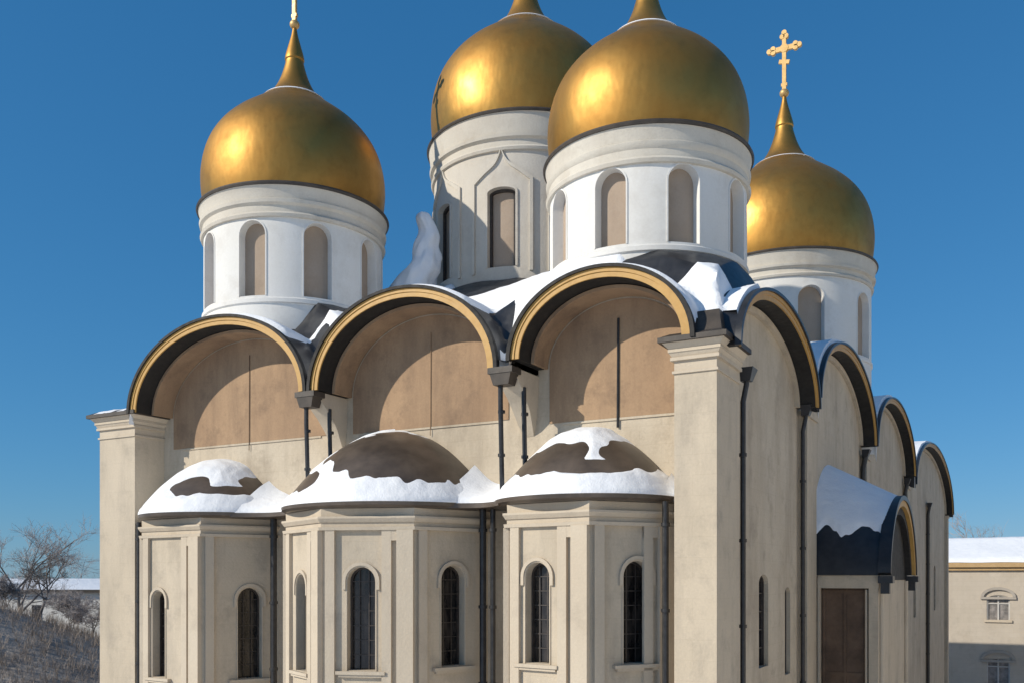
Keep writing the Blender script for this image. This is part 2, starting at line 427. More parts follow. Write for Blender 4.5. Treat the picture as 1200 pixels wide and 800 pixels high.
# --- apses
EZ = 11.30
def apse(cx, cy, R, Re, verts, face_w, top_h, patches, snow_t):
    va = [radians(a) for a in verts]
    V = [(cx + R * sin(a), cy - R * cos(a)) for a in va]
    wall = MB(); parts = []
    info = []
    for i in range(len(V) - 1):
        p, q = Vector(V[i]), Vector(V[i + 1]); L = (q - p).length; d = (q - p) / L; nrm = Vector((d.y, -d.x))
        fm = (lambda p, d, nrm: (lambda u, z, dd: (p.x + d.x * u - nrm.x * dd, p.y + d.y * u - nrm.y * dd, z)))(p, d, nrm)
        holes = []
        w = face_w[i]
        if w: holes = [(w[0] * L, w[1], w[2], w[3], w[1])]
        panel(wall, fm, 0, L, GZ, EZ - .2, holes, .42)
        info.append((fm, L, holes))
    ap = wall.build('apse_wall', M['stone'], CA, 0)
    for i, (fm, L, holes) in enumerate(info):
        for h in holes:
            pm = MB(); arch_fill(pm, fm, h, .36); pm.build('window_pane', M['glass'], ap)
            f2 = MB(); arch_band(f2, fm, (h[0], h[1] - .06, h[2], h[3], h[4] - .06), .065, .28, .37)
            for du in (-h[1] * .34, h[1] * .34):
                f2.grid([[fm(h[0] + du - .018, z, .31) for z in (h[2], h[3] + h[4] * .92)], [fm(h[0] + du + .018, z, .31) for z in (h[2], h[3] + h[4] * .92)]])
            for q in range(1, 7):
                z = h[2] + (h[3] - h[2]) * q / 6
                f2.grid([[fm(h[0] - h[1], z - .014, .315), fm(h[0] + h[1], z - .014, .315)], [fm(h[0] - h[1], z + .014, .315), fm(h[0] + h[1], z + .014, .315)]])
            f2.build('window_frame', M['frame'], ap)
            hm = MB(); arch_band(hm, fm, (h[0], h[1] + .05, h[2], h[3], h[4] + .05), .10, -.07, .0, legs=True, zb=h[3] - .25)
            arch_band(hm, fm, (h[0], h[1] + .012, h[2], h[3], h[4] + .012), .035, -.03, .0, legs=True)
            hm.build('hood_mould', M['trim'], ap)
            sl = MB()
            for g, za, zb, out in ((.34, .02, .12, .16), (.26, .12, .20, .11)):
                pts = [fm(h[0] - h[1] - g, 0, 0), fm(h[0] + h[1] + g, 0, 0), fm(h[0] + h[1] + g, 0, -out), fm(h[0] - h[1] - g, 0, -out)]
                sl.prism([(x, y) for x, y, z in pts], h[2] - zb, h[2] - za)
            sl.build('window_sill', M['trim'], ap)
        # corner strip with a sunk slot at the far end of the face
        def strip(ua, ub, za, zb, out):
            pts = [fm(ua, 0, -.001), fm(ub, 0, -.001), fm(ub, 0, -out), fm(ua, 0, -out)]
            st.prism([(x, y) for x, y, z in pts], za, zb)
        st = MB()
        if i < len(info) - 1:
            strip(L - .50, L + .02, GZ, 10.42, .17); strip(L - .98, L - .68, GZ, 10.42, .11); strip(L - .98, L - .50, 10.10, 10.42, .105)
            st.build('pilaster_strip', M['trim'], ap)
        if i > 0:
            st = MB(); strip(.12, .42, GZ, 10.42, .12); st.build('pilaster_strip', M['trim'], ap)
    # cornices follow the facets
    cn = MB()
    def poly(g): return [(cx + (R + g) * sin(a), cy - (R + g) * cos(a)) for a in va]
    def belt(g0, g1, za, zb, tb):
        a, b_ = poly(g0), poly(g1)
        tb.grid([[(x, y, za) for x, y in poly(0)], [(x, y, za) for x, y in a], [(x, y, zb) for x, y in b_], [(x, y, zb) for x, y in poly(0)]])
    belt(.16, .18, 10.42, 10.52, cn); belt(.07, .07, 10.52, 10.66, cn); belt(.12, .21, 10.66, 10.78, cn); belt(.21, .21, 10.78, 10.84, cn)
    belt(.06, .07, 10.84, EZ - .21, cn)
    cn.build('cornice', M['trim'], ap)
    ev = MB(); prof = [(R - .4, EZ - .20), (Re - .08, EZ - .20), (Re - .03, EZ - .16), (Re + .03, EZ - .13), (Re + .05, EZ - .03), (Re + .01, EZ + .01), (Re - .4, EZ + .03)]
    ev.lathe(cx, cy, prof, 64, pi, 2 * pi)
    ev.build('eave_gutter', M['brown'], ap)
    # roof shell
    def zr(q): return EZ + .02 + top_h * max(0, 1 - q * q) ** .96
    ro = MB(); nq, na = 24, 72
    ro.grid([[(cx + Re * (q / nq) * cos(pi + pi * k / na), cy + Re * (q / nq) * sin(pi + pi * k / na), zr(q / nq)) for k in range(na + 1)] for q in range(nq + 1)])
    rf = ro.build('apse_roof', M['brown'], CA, 60)
    vdeg = math.degrees(atan2(7.33 - cx, cy + 24.53))
    sn = MB(); rows = []; nq, na = 64, 170
    for i in range(nq + 1):
        q = i / nq; row = []
        for k in range(na + 1):
            th = pi + pi * k / na
            ph = math.degrees(th - 1.5 * pi)           # 0 = straight out, + = right
            x, y = Re * q * cos(th), Re * q * sin(th)
            s = 1.0
            w1 = noise.noise((x * 1.1 + cx, y * 1.1, 1.7)) * .22 + noise.noise((x * 3.2 + cx, y * 3.2, 5.1)) * .10
            u_, v_ = q * sin(radians(ph - vdeg)), (1 - q * q) if abs(ph - vdeg) < 100 else -1   # across and up the roof
            for (pu, pv, ru, rv_, rot) in patches:
                a_, b_ = u_ - pu, v_ - pv
                ca, sa = cos(rot), sin(rot)
                e = hypot((a_ * ca + b_ * sa) / ru, (-a_ * sa + b_ * ca) / rv_)
                s = min(s, (e - 1 + w1) * 1.5)
            tt = snow_t * max(-1, min(1, s)) + .035 * noise.noise((x * 2.3, y * 2.3, cx))
            rim = max(0, (q - .93) / .07)
            tt = max(tt, -.2)
            if tt > 0: tt *= sqrt(max(0, 1 - rim ** 2 * .95))
            qq = q * (1 + .012 * (1 if q > .97 else 0))
            row.append((cx + Re * qq * cos(th), cy + Re * qq * sin(th), zr(min(q, 1)) + tt - .005))
        rows.append(row)
    rows.append([(p[0], p[1], EZ - .03) for p in rows[-1]])
    sn.grid(rows); sn.build('roof_snow', M['snow'], rf, 80)
W = lambda f, hw, zb, zs: (f, hw, zb, zs)
apse(-4.36, WY, 2.70, 2.86, [-94, -36, 24, 84, 96], [None, W(.37, .40, 6.52, 9.0), W(.57, .44, 6.55, 9.0), None], 2.08,
     [(-.42, .50, .42, .20, .34), (.40, .54, .34, .21, -.3), (.04, .36, .45, .10, 0)], .13)
apse(-11.55, WY, 3.63, 3.80, [-97, -50, -3, 44, 91], [None, W(.42, .42, 5.95, 8.65), W(.43, .44, 6.12, 8.85), W(.50, .44, 6.2, 8.9)], 2.6,
     [(.12, .56, .70, .37, -.05), (-.78, .27, .16, .09, .9)], .12)
apse(-19.75, WY, 2.84, 3.01, [-108, -40, 31, 95], [None, W(.28, .36, 5.3, 8.1), W(.58, .44, 5.3, 8.15)], 2.05,
     [(-.36, .44, .24, .16, .5), (.50, .46, .34, .19, -.3), (.1, .37, .5, .085, 0)], .13)
# gutter pipes between the apses
for x, y, zt, r_ in ((-22.86, .05, 11.1, .08), (-16.65, .85, 11.1, .12), (-7.66, .6, 11.1, .11), (-7.27, .55, 11.1, .085), (-1.55, .3, 11.1, .09)):
    p = pipe([(x, y, zt), (x, y, GZ)], r_)
    for z in (10.4, 8, 5.6, 3):
        cl = MB(); cl.lathe(x, y, [(r_, z), (r_ + .035, z), (r_ + .035, z + .1), (r_, z + .1)], 12); cl.build('pipe_clamp', M['pipe'], p)
# snow lying in the gaps between the apse roofs
def gap_snow(x0, x1, y0, y1, h):
    """the valley of gutter and snow that joins two neighbouring apse roofs"""
    def front(u): return y0 + .55 * (1 - (2 * u - 1) ** 2)          # curves back between the two eaves
    mb = MB(); rows = []
    for j in range(15):
        v = j / 14; row = []
        for i in range(25):
            u = i / 24; x = x0 + (x1 - x0) * u; y = front(u) + (y1 - front(u)) * v
            e = min(1, v * 4); e = sqrt(max(0, 1 - (1 - e) ** 2))
            row.append((x, y, EZ - .02 + h * v * (.45 + .55 * abs(2 * u - 1) ** 1.6) + .13 * e + .05 * noise.noise((x * 1.5, y * 1.5, 9)) * e))
        rows.append(row)
    mb.grid([[(p[0], p[1], EZ - .04) for p in rows[0]]] + rows)
    mb.build('gap_snow', M['snow'], CA, 70)
    st = MB(); n = 16
    A = [(x0 + (x1 - x0) * i / n, front(i / n) - .03) for i in range(n + 1)] + [(x1, y1 - .01), (x0, y1 - .01)]
    st.prism(A, EZ - .19, EZ - .045); st.build('gutter_slab', M['brown'], CA)
gap_snow(-8.45, -6.4, -.6, WY, 1.2)
gap_snow(-17.4, -14.75, -.5, WY, 1.15)
gap_snow(-1.75, -1.2, .35, WY, .6)
gap_snow(-23.03, -22.6, .6, WY, .5)

# --- main roof
DR = dict(FL=(-18.5, 4.0, 3.48, 3.71, 23.30), FR=(-3.88, 5.0, 3.25, 3.43, 22.62), C=(-12.25, 12.0, 4.05, 4.32, 27.65), BR=(-5.0, 30.0, 4.68, 5.0, 26.2))
CONE = (('FL', 19.05), ('FR', 18.75), ('C', 20.95))
def sm(a, b, x):
    t_ = max(0, min(1, (x - a) / (b - a))); return t_ * t_ * (3 - 2 * t_)
def roof_h(x, y):
    h = 15.12
    for x0, x1, zs, za in EAST:
        c, a = (x0 + x1) / 2, (x1 - x0) / 2 + .10
        q = (x - c) / a
        if abs(q) < 1 and y < 9: h = max(h, zs - .04 + (za - zs + .09) * sqrt(1 - q * q))
    for y0, y1, zs, za in FLANK:
        c, a = (y0 + y1) / 2, (y1 - y0) / 2 + .10
        q = (y - c) / a
        if abs(q) < 1 and x > -9: h = max(h, zs - .04 + (za - zs + .09) * sqrt(1 - q * q))
    d = min(y + .1, .25 - x, x - XL + .3, YB - y)
    cap = 20.2 - 3.6 * sm(22, 30, y)
    h = max(h, min(15.0 + .78 * max(0, d), cap))
    if y > 0 and x < .1:
        lim = 15.1 + min(2.0 * y, 5.0 * (.15 - x))
        for key, zt in CONE:
            cx, cy, rw = DR[key][:3]; r_ = hypot(x - cx, y - cy)
            if r_ < rw + 3: h = max(h, min(lim, zt - .72 * max(0, r_ - rw - .12)))
    return h
def axis(segs, lo, hi, step):
    out = [lo]
    for a0, a1 in segs:
        c, a = (a0 + a1) / 2, (a1 - a0) / 2 + .10
        n = 34
        out += [c - a * cos(pi * i / n) for i in range(n + 1)]
    out.append(hi); out = sorted(o for o in out if lo <= o <= hi)
    res = [out[0]]
    for o in out[1:]:
        while o - res[-1] > step: res.append(res[-1] + step)
        if o - res[-1] > .02: res.append(o)
    return res
XS = axis([(e[0], e[1]) for e in EAST], XL - .2, .50, .45)
YS = axis([(e[0], e[1]) for e in FLANK], -.30, YB, .5)
YS = sorted(set([-.30, -.1, .1, .3, .6, .9, 1.2, 1.6, 2, 2.5, 3] + YS))
def keep_roof(p, q):      # the corner pilasters stand free of the roof sheet
    x, y = (p[0] + q[0]) / 2, (p[1] + q[1]) / 2
    return not (x > -.53 and y < .27) and not (x < -22.99 and y < 2.35)
mb = MB(); mb.grid([[(x, y, roof_h(x, y)) for x in XS] for y in YS], keep=keep_roof)
RF = mb.build('main_roof', M['dark'], CA, 40)
def snow_t(x, y):
    n = noise.noise((x * .45, y * .45, 2)) * .6 + noise.noise((x * 1.3, y * 1.3, 7)) * .3
    t_ = .17 + .10 * n
    t_ -= .6 * (1 - sm(-.36, -.02 + .2 * (n + .3), y))                  # bare along the east gables
    t_ -= .5 * sm(.40, .5, x)
    for bx, by, rx, ry in ((-7.25, .4, .62, 1.3), (-14.7, .4, .55, 1.2), (-23.2, 6, .9, 30)):
        e = hypot((x - bx) / rx, (y - by) / ry)
        t_ -= .5 * (1 - sm(.55, 1.15 + .3 * n, e))
    for key, zt in CONE:                                                # wind-swept metal in front of the drums
        cx, cy, rw = DR[key][:3]; r_ = hypot(x - cx, y - cy)
        w_, a0, hwid = {'FL': (.95, -12, 50), 'FR': (1.45, -28, 56), 'C': (2.5, -60, 52)}[key]
        da = abs((math.degrees(atan2(y - cy, x - cx)) - a0 + 180) % 360 - 180)
        if rw - .2 < r_ < rw + 3:
            t_ -= .7 * (1 - sm(.65, 1.0 + .25 * n, (r_ - rw) / w_)) * (1 - sm(hwid * .8, hwid, da + 14 * n))
    return t_
XS2 = [XL - .2 + i * .16 for i in range(int((.50 - XL + .2) / .16) + 1)]
XS2 = sorted(set([round(v, 3) for v in XS2 + XS])); YS2 = sorted(set([round(v, 3) for v in [-.3 + .16 * i for i in range(70)] + YS]))
def thin(L):
    r_ = [L[0]]
    for v in L[1:]:
        if v - r_[-1] > .05: r_.append(v)
    return r_
XS2, YS2 = thin(XS2), thin(YS2)
def tclamp(x, y):
    if x > -.02 and y < .6: return -.25
    return max(-.25, snow_t(x, y))
mb = MB(); mb.grid([[(x, y, roof_h(x, y) + tclamp(x, y)) for x in XS2] for y in YS2], keep=lambda p, q: keep_roof(p, q) and not (p[0] > -.06 and p[1] < .5))
mb.build('roof_snow', M['snow'], RF, 60)

# --- drums and domes
DOME = [(.955, 0), (.985, .13), (1, .31), (.99, .47), (.955, .63), (.892, .78), (.795, .92), (.67, 1.045), (.54, 1.145), (.43, 1.225), (.34, 1.295)]
NECK = [(.34, 1.295), (.262, 1.365), (.20, 1.455), (.152, 1.56), (.118, 1.665), (.098, 1.75), (.107, 1.772), (.097, 1.83), (.062, 1.955), (.036, 2.05), (.02, 2.14)]
def smooth_prof(p, k=4):
    out = []
    for i in range(len(p) - 1):
        p0, p1, p2, p3 = p[max(0, i - 1)], p[i], p[i + 1], p[min(len(p) - 1, i + 2)]
        for s in range(k):
            t_ = s / k
            out.append(tuple(.5 * ((2 * p1[j]) + (-p0[j] + p2[j]) * t_ + (2 * p0[j] - 5 * p1[j] + 4 * p2[j] - p3[j]) * t_ ** 2 + (-p0[j] + 3 * p1[j] - 3 * p2[j] + p3[j]) * t_ ** 3) for j in (0, 1)))
    return out + [p[-1]]
def drum(key, nwin, off, zb, zt, hw, wall_mat, niche_mat, zbase, cor=1.2, centre=False):
    cx, cy, rw, rc, zc = DR[key]
    va = atan2(-24.53 - cy, 7.33 - cx)           # the side the photograph looks at
    wt = zc - cor
    fm = lambda u, z, d: (cx + (rw - d) * cos(va + u / rw), cy + (rw - d) * sin(va + u / rw), z)
    holes = []
    for k in range(nwin):
        a = radians(off) + 2 * pi * k / nwin
        a = (a + pi) % (2 * pi) - pi
        holes.append((a * rw, hw, zb, zt - (.2 if centre else hw), .2 if centre else hw))
    lim = max(abs(h[0]) + h[1] for h in holes)
    mb = MB(); panel(mb, fm, -pi * rw, pi * rw, zbase, wt, holes, .34, .18, 14)
    d = mb.build('drum', wall_mat, CA, 40)
    for h in holes:
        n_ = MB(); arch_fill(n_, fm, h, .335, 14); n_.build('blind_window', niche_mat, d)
        s = MB(); arch_band(s, fm, h, .05 if not centre else .09, -.025 if not centre else -.05, .0, 14)
        s.build('window_surround', wall_mat, d)
        if centre:
            dk = MB(); arch_band(dk, fm, (h[0], h[1] - .10, h[2], h[3], h[4] - .10), .10, .20, .33, 14); dk.build('window_frame', M['frame'], d)
            # keel-shaped hood on thin half columns
            kp = []
            w0 = 1.28; z0 = h[3] + .55; n = 14
            for i in range(n + 1):
                t_ = i / n; kp.append((h[0] - w0 * (1 - t_ ** .9) if t_ < 1 else h[0], z0 + .55 * sin(min(1, t_ * 1.35) * pi / 2) * .9 + .75 * t_ ** 5))
            L = [(h[0] - w0, h[2] - .2)] + kp
            full = L + [(2 * h[0] - u, z) for u, z in reversed(L[:-1])]
            k2 = MB(); inner = [(h[0] + (u - h[0]) * .90, z - (.10 if 0 < i < len(full) - 1 else 0)) for i, (u, z) in enumerate(full)]
            rows = [[fm(u, z, 0.0) for u, z in full], [fm(u, z, -.09) for u, z in full], [fm(u, z, -.09) for u, z in inner], [fm(u, z, 0.0) for u, z in inner]]
            k2.grid(rows); k2.build('keel_hood', M['drumtrim'], d)
    if not centre:
        sl = MB(); sl.lathe(cx, cy, [(rw - .01, zb - .30), (rw + .07, zb - .26), (rw + .07, zb - .12), (rw - .01, zb - .06)], 96); sl.build('sill_course', wall_mat, d)
    c = MB(); g = rc - rw
    c.lathe(cx, cy, [(rw - .05, wt - .02), (rw + .10, wt), (rw + .14, wt + .10), (rw + .10, wt + .17), (rw + .04, wt + .20), (rw + .05, wt + .42), (rw + g * .65, wt + .50), (rw + g * .75, wt + .62), (rw + g * .4, wt + .66), (rw + g * .55, wt + .85), (rw + g * .85, wt + cor - .12), (rc - .02, wt + cor - .10)], 96)
    c.build('cornice', M['drumtrim'], d)
    r_ = MB(); r_.lathe(cx, cy, [(rc - .5, zc - .105), (rc + .03, zc - .10), (rc + .06, zc - .03), (rc + .03, zc + .03), (rc - .35, zc + .08)], 96)
    r_.build('rim', M['edge'], d)
    # gilded dome
    R = rc * .972
    do = MB(); do.lathe(cx, cy, [(r * R, zc + .03 + z * R) for r, z in smooth_prof(DOME)], 96)
    dm = do.build('dome', M['gold'], CA, 60)
    nk = MB(); nk.lathe(cx, cy, [(r * R, zc + .03 + z * R) for r, z in smooth_prof(NECK)], 48); nk.build('neck', M['gold'], dm, 50)
    sr = MB(); zz = zc + .03 + 1.30 * R
    sr.lathe(cx, cy, [(.325 * R, zz + .035), (.345 * R, zz + .025), (.36 * R, zz - .03), (.345 * R, zz - .05)], 64); sr.build('snow_ring', M['snow'], dm)
    zB = zc + .03 + 2.17 * R
    fb = MB(); fb.lathe(cx, cy, [(.055 * R * sin(pi * i / 10) + .001, zB - .05 * R * cos(pi * i / 10)) for i in range(11)], 20); fb.build('finial_ball', M['cross'], dm)
    cr = MB(); s = R
    th = .017 * s; ww = .028 * s
    H = .74 * s; zm = zB + .53 * s; zl = zB + .37 * s
    cr.box(cx - ww * .8, cx + ww * .8, cy - th, cy + th, zB + .03 * s, zB + H - .06 * s)
    def bar(x0, z0, x1, z1, w):
        dx, dz = x1 - x0, z1 - z0; l = hypot(dx, dz); px_, pz = -dz / l * w, dx / l * w
        q = [(x0 + px_, z0 + pz), (x1 + px_, z1 + pz), (x1 - px_, z1 - pz), (x0 - px_, z0 - pz)]
        a = [cr.pt((x, cy - th * .9, z)) for x, z in q]; b_ = [cr.pt((x, cy + th * .9, z)) for x, z in q]
        cr.f += [a, b_[::-1]] + [[a[i], a[(i + 1) % 4], b_[(i + 1) % 4], b_[i]] for i in range(4)]
    bar(cx - .14 * s, zm, cx + .14 * s, zm, ww); bar(cx - .06 * s, zl + .014 * s, cx + .06 * s, zl - .014 * s, ww * .8)
    bar(cx - .035 * s, zB + .10 * s, cx + .035 * s, zB + .10 * s, ww * .6)
    def knob(x, z, r):
        q = [(x + r * cos(2 * pi * k / 12), z + r * sin(2 * pi * k / 12)) for k in range(12)]
        a = [cr.pt((u, cy - th * 1.2, w)) for u, w in q]; b_ = [cr.pt((u, cy + th * 1.2, w)) for u, w in q]
        cr.f += [a, b_[::-1]] + [[a[i], a[(i + 1) % 12], b_[(i + 1) % 12], b_[i]] for i in range(12)]
    for x, z, ax, az in ((cx - .13 * s, zm, -1, 0), (cx + .13 * s, zm, 1, 0), (cx, zB + H - .07 * s, 0, 1)):
        knob(x + ax * .045 * s, z + az * .045 * s, .03 * s); knob(x + az * .022 * s, z + ax * .022 * s, .03 * s); knob(x - az * .022 * s, z - ax * .022 * s, .03 * s)
    knob(cx, zm, .05 * s)
    cr.build('cross', M['cross'], dm, 40)
    return d
drum('FL', 9, 14, 19.25, 22.0, .52, M['white'], M['niche'], 18.02)
drum('FR', 9, 20, 19.05, 21.4, .50, M['white'], M['niche'], 15.2)
drum('C', 8, -14, 21.45, 24.65, .58, M['drumstone'], M['niche'], 18.5, 1.55, True)
drum('BR', 8, 17, 20.9, 24.3, .70, M['white'], M['niche'], 15.5, 1.4)
# --- porch on the flank
PX, PY0, PY1 = 2.3, 13.25, 22.4
mb = MB()
mb.box(WX + .005, PX, PY0 + .35, PY1 - .05, GZ, 8.9)
# side frame: two posts and a lintel leave the doorway sunk
mb.box(.07, .16, PY0, PY0 + .35, GZ, 8.55); mb.box(PX - .34, PX, PY0, PY0 + .35, GZ, 8.55); mb.box(.07, PX + .03, PY0 - .02, PY0 + .37, 8.55, 9.05)
po = mb.build('porch', M['stone'], CA)
mb = MB(); mb.box(.17, PX - .35, PY0 + .27, PY0 + .345, GZ, 8.54)
mb.build('porch_door', M['wood'], po)
mb = MB()
for x in (.28, 1.06, PX - .46): mb.box(x - .05, x + .05, PY0 + .22, PY0 + .268, GZ, 8.5)
for z in (2.0, 5.2, 8.4): mb.box(.18, PX - .36, PY0 + .225, PY0 + .265, z - .07, z + .07)
mb.build('door_rail', M['wood'], po)
mb = MB()
mb.tube([(PX - .44, PY0 + .1, GZ), (PX - .44, PY0 + .1, 8.5)], .05, 8)
mb.tube([(PX + .06, PY0 + .5, GZ), (PX + .06, PY0 + .5, 8.8)], .10, 10)
mb.tube([(PX + .06, PY1 - .6, GZ), (PX + .06, PY1 - .6, 8.8)], .10, 10)
mb.build('porch_column', M['trim'], po)
pc, pa = (PY0 + PY1) / 2, (PY1 - PY0) / 2 + .1
def porch_z(x, q):   # crown drops away from the wall
    cr_ = 13.75 - 1.55 * (x - WX) / (PX + .4 - WX)
    return 9.06 + (cr_ - 9.06) * max(0, 1 - abs(q) ** 2.2) ** .62
mb = MB(); nn = 48
xs = [WX + .01 + (PX + .4 - WX) * i / 44 for i in range(45)]
mb.grid([[(x, pc - pa * cos(pi * k / nn), porch_z(x, cos(pi * k / nn))) for k in range(nn + 1)] for x in xs])
pr = mb.build('porch_roof', M['dark'], po, 50)
mb = MB(); rows = []
for x in xs:
    row = []
    for k in range(nn * 2 + 1):
        q = cos(pi * k / nn / 2); z = porch_z(x, q)
        t_ = max(-.2, min(.13, (z - 10.7 + .35 * noise.noise((x * 1.4, 4, 1)) + .2 * noise.noise((x * 4, q * 3, 1))) * .55))
        row.append((x - .06, pc - pa * q, z + t_))
    rows.append(row)
mb.grid(rows, keep=lambda p, q: (p[2] + q[2]) / 2 > 9.7); mb.build('roof_snow', M['snow'], pr, 70)
xf = PX + .42
cx_ = lambda g: [(pc - (pa - g) * cos(pi * k / nn), 9.06 + (porch_z(PX + .4, cos(pi * k / nn)) - 9.06) * (1 - g / 3.2)) for k in range(nn + 1)]
ff = lambda u, z, d: (xf - d, u, z)
mb = MB(); ring(mb, ff, cx_(.0), cx_(.26), 0, .2); mb.build('gilded_band', M['band'], pr)
mb = MB(); ring(mb, ff, [(u, z + .09) for u, z in cx_(-.1)], cx_(.003), -.06, .4); mb.build('roof_edge', M['dark'], pr)
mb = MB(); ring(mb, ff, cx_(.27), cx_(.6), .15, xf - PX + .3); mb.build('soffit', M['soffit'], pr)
mb = MB(); g = cx_(.3); mb.grid([[(PX + .02, u, 8.85) for u, z in g], [(PX + .02, u, z) for u, z in g]]); mb.build('porch_painted_shade', M['soffit'], po)  # gable panel coloured black to stand for the shade of a deep porch
for yy in (PY0 + .05, PY1 - .0):
    mb = MB(); mb.prism([(PX + .1, yy - .16), (PX + .42, yy - .16), (PX + .42, yy + .16), (PX + .1, yy + .16)], 8.35, 8.75); mb.prism([(PX + .02, yy - .3), (PX + .55, yy - .3), (PX + .55, yy + .3), (PX + .02, yy + .3)], 8.75, 9.02)
    mb.build('rain_head', M['dark'], po)

# ------------------------------------------------------------------ snow lump on the roof
def lump():
    mb = MB(); base = Vector((-14.75, 7.35, 20.2)); rows = []
    sp = [(-.25, 0, 0, 1.2), (-.08, 0, .87, .95), (.20, 0, 1.75, .70), (.34, 0, 2.4, .57), (.44, 0, 2.83, .46), (.36, 0, 3.15, .41), (.22, 0, 3.5, .43), (.18, 0, 3.75, .30), (.18, 0, 3.86, .02)]
    P_ = smooth_prof([(s[0], s[2]) for s in sp]); Rr = smooth_prof([(s[3], s[2]) for s in sp])
    for i, ((ox, z), (r, _)) in enumerate(zip(P_, Rr)):
        row = []
        for k in range(36):
            a = 2 * pi * k / 36
            n = 1 + .30 * noise.noise((cos(a) * 1.2, sin(a) * 1.2, z * .9)) + .22 * noise.noise((cos(a) * 2.4, sin(a) * 2.4, z * 1.9))
            row.append((base.x + (ox + r * n * cos(a)) * .87 , base.y + (ox) * .45 + r * n * sin(a) * .9, base.z + z))
        rows.append(row)
    mb.grid(rows, True)
    o = mb.build('snow_lump', M['snow'], None, 80)
    o['label'] = 'tall hunched lump of snow standing on the roof beside the grey middle drum'; o['category'] = 'snow lump'
lump()

# ------------------------------------------------------------------ surroundings
CAM = Vector((7.3266, -24.5257, 9.0)); TH = math.atan(606 / 1092)
RV = Vector((cos(TH), sin(TH), 0)); FV = Vector((-sin(TH), cos(TH), 0))
def cam_pt(x, d, z): p = CAM + RV * x + FV * d; return (p.x, p.y, z)
def at(px, d, z): return cam_pt((px - 600) / 1092 * d, d, z)
mb = MB(); mb.grid([[(x, y, GZ) for x in (-2500, -300, 300, 2500)] for y in (-2500, -300, 300, 2500)])
g = mb.build('ground', M['ground']); g['kind'] = 'structure'
def hill_h(x, d):
    h = 13.2 * exp(-((x + 57) ** 2) / (2 * 20 ** 2) - ((d - 80) ** 2) / (2 * 19 ** 2))
    return h + .25 * noise.noise((x * .15, d * .15, 0)) * min(1, h) + .12 * noise.noise((x * .6, d * .6, 0)) * min(1, h) - .05 + GZ
mb = MB(); mb.grid([[cam_pt(-120 + 1.1 * i, 25 + 1.1 * j, hill_h(-120 + 1.1 * i, 25 + 1.1 * j)) for i in range(90)] for j in range(100)])
g = mb.build('hill', M['hill'], None, 80); g['kind'] = 'structure'

# bare brush covering the hill
mb = MB(); rnd = random.Random(3)
for i in range(5200):
    x = rnd.uniform(-62, -24); d = rnd.uniform(45, 92)
    px = 600 + 1092 * x / d
    if px > 135 or px < -60: continue
    h = hill_h(x, d)
    if h < GZ + .6: continue
    b0 = Vector(cam_pt(x, d, h - .05)); sc = rnd.uniform(.5, 1.5)
    for k in range(rnd.randint(4, 7)):
        a = rnd.uniform(0, 2 * pi); l = sc * rnd.uniform(.4, 1); ln = rnd.uniform(.15, .7)
        tip = b0 + Vector((cos(a) * l * ln, sin(a) * l * ln, l)); mid_ = (b0 + tip) / 2 + Vector((rnd.uniform(-.1, .1), rnd.uniform(-.1, .1), .05))
        w = Vector((-sin(a), cos(a), 0)) * .016
        mb.face(b0 - w, b0 + w, mid_ + w * .7, mid_ - w * .7); mb.face(mid_ - w * .7, mid_ + w * .7, tip)
        t2 = mid_ + Vector((rnd.uniform(-.3, .3), rnd.uniform(-.3, .3), rnd.uniform(.2, .5))) * l
        mb.face(mid_ - w * .5, mid_ + w * .5, t2)
g = mb.build('undergrowth', M['shrub'], None, 180, weld=False); g['kind'] = 'stuff'
g['label'] = 'bare brown brush covering the dark hill'; g['category'] = 'brush'

def tree(name, px, d, z0, h, spread, seed, label, lean=0, levels=5, dark=False, cat='tree', group=None, r0=None, stems=1):
    rnd = random.Random(seed)
    base = Vector(at(px, d, z0))
    r = thing(name, label, cat, base, group)
    tr, cr = MB(), MB()
    def grow(p, dirv, length, rad, lv):
        pts = [p]; q = p.copy(); dv = dirv.copy(); n = 4
        for i in range(n):
            dv = (dv + Vector((rnd.gauss(0, .10), rnd.gauss(0, .10), rnd.gauss(.03, .06)))).normalized()
            q = q + dv * length / n; pts.append(q.copy())
        tgt = tr if lv <= 2 else cr
        tgt.tube(pts, rad, 6 if lv < 2 else (4 if lv < 3 else 3), rad * .55)
        if lv >= levels: return
        nb = rnd.randint(3, 4) if lv else rnd.randint(4, 6)
        for k in range(nb + (2 if lv >= 3 else 0)):
            t_ = rnd.uniform(.35, 1.0) if k else 1.0
            i = min(n - 1, int(t_ * n)); s = pts[i].lerp(pts[i + 1], t_ * n - i if i < n else 1)
            ax = Vector((rnd.gauss(0, 1), rnd.gauss(0, 1), rnd.gauss(.1, .5))).normalized()
            nd = (dv * (1 - spread) + ax * spread).normalized()
            grow(s, nd, length * rnd.uniform(.5, .78), max(.012, rad * rnd.uniform(.4, .6)), lv + 1)
    for k in range(stems):
        d0 = (Vector((0, 0, 1)) + RV * (lean + (rnd.uniform(-.3, .3) if stems > 1 else 0))).normalized()
        grow(base.copy(), d0, h * .42, r0 or h * .017, 0)
    tr.build('trunk', M['bark'], r, 60, weld=False); cr.build('crown', M['bark'] if dark else M['twig'], r, 60, weld=False)
    return r
tree('bare_tree', -6, 128, GZ, 24.0, .50, 11, 'tall pale bare tree at the left picture edge behind the low house', .05)
tree('bare_tree', 22, 104, 1.5, 15, .48, 22, 'bare tree with an upright trunk just in front of the low house roof', -.02)
tree('bare_tree', 56, 135, GZ, 17.5, .55, 33, 'round twiggy bare tree rising behind the middle of the low house')
tree('bare_tree', 104, 140, GZ, 18, .52, 45, 'bare tree half hidden by the cathedral corner behind the low house')
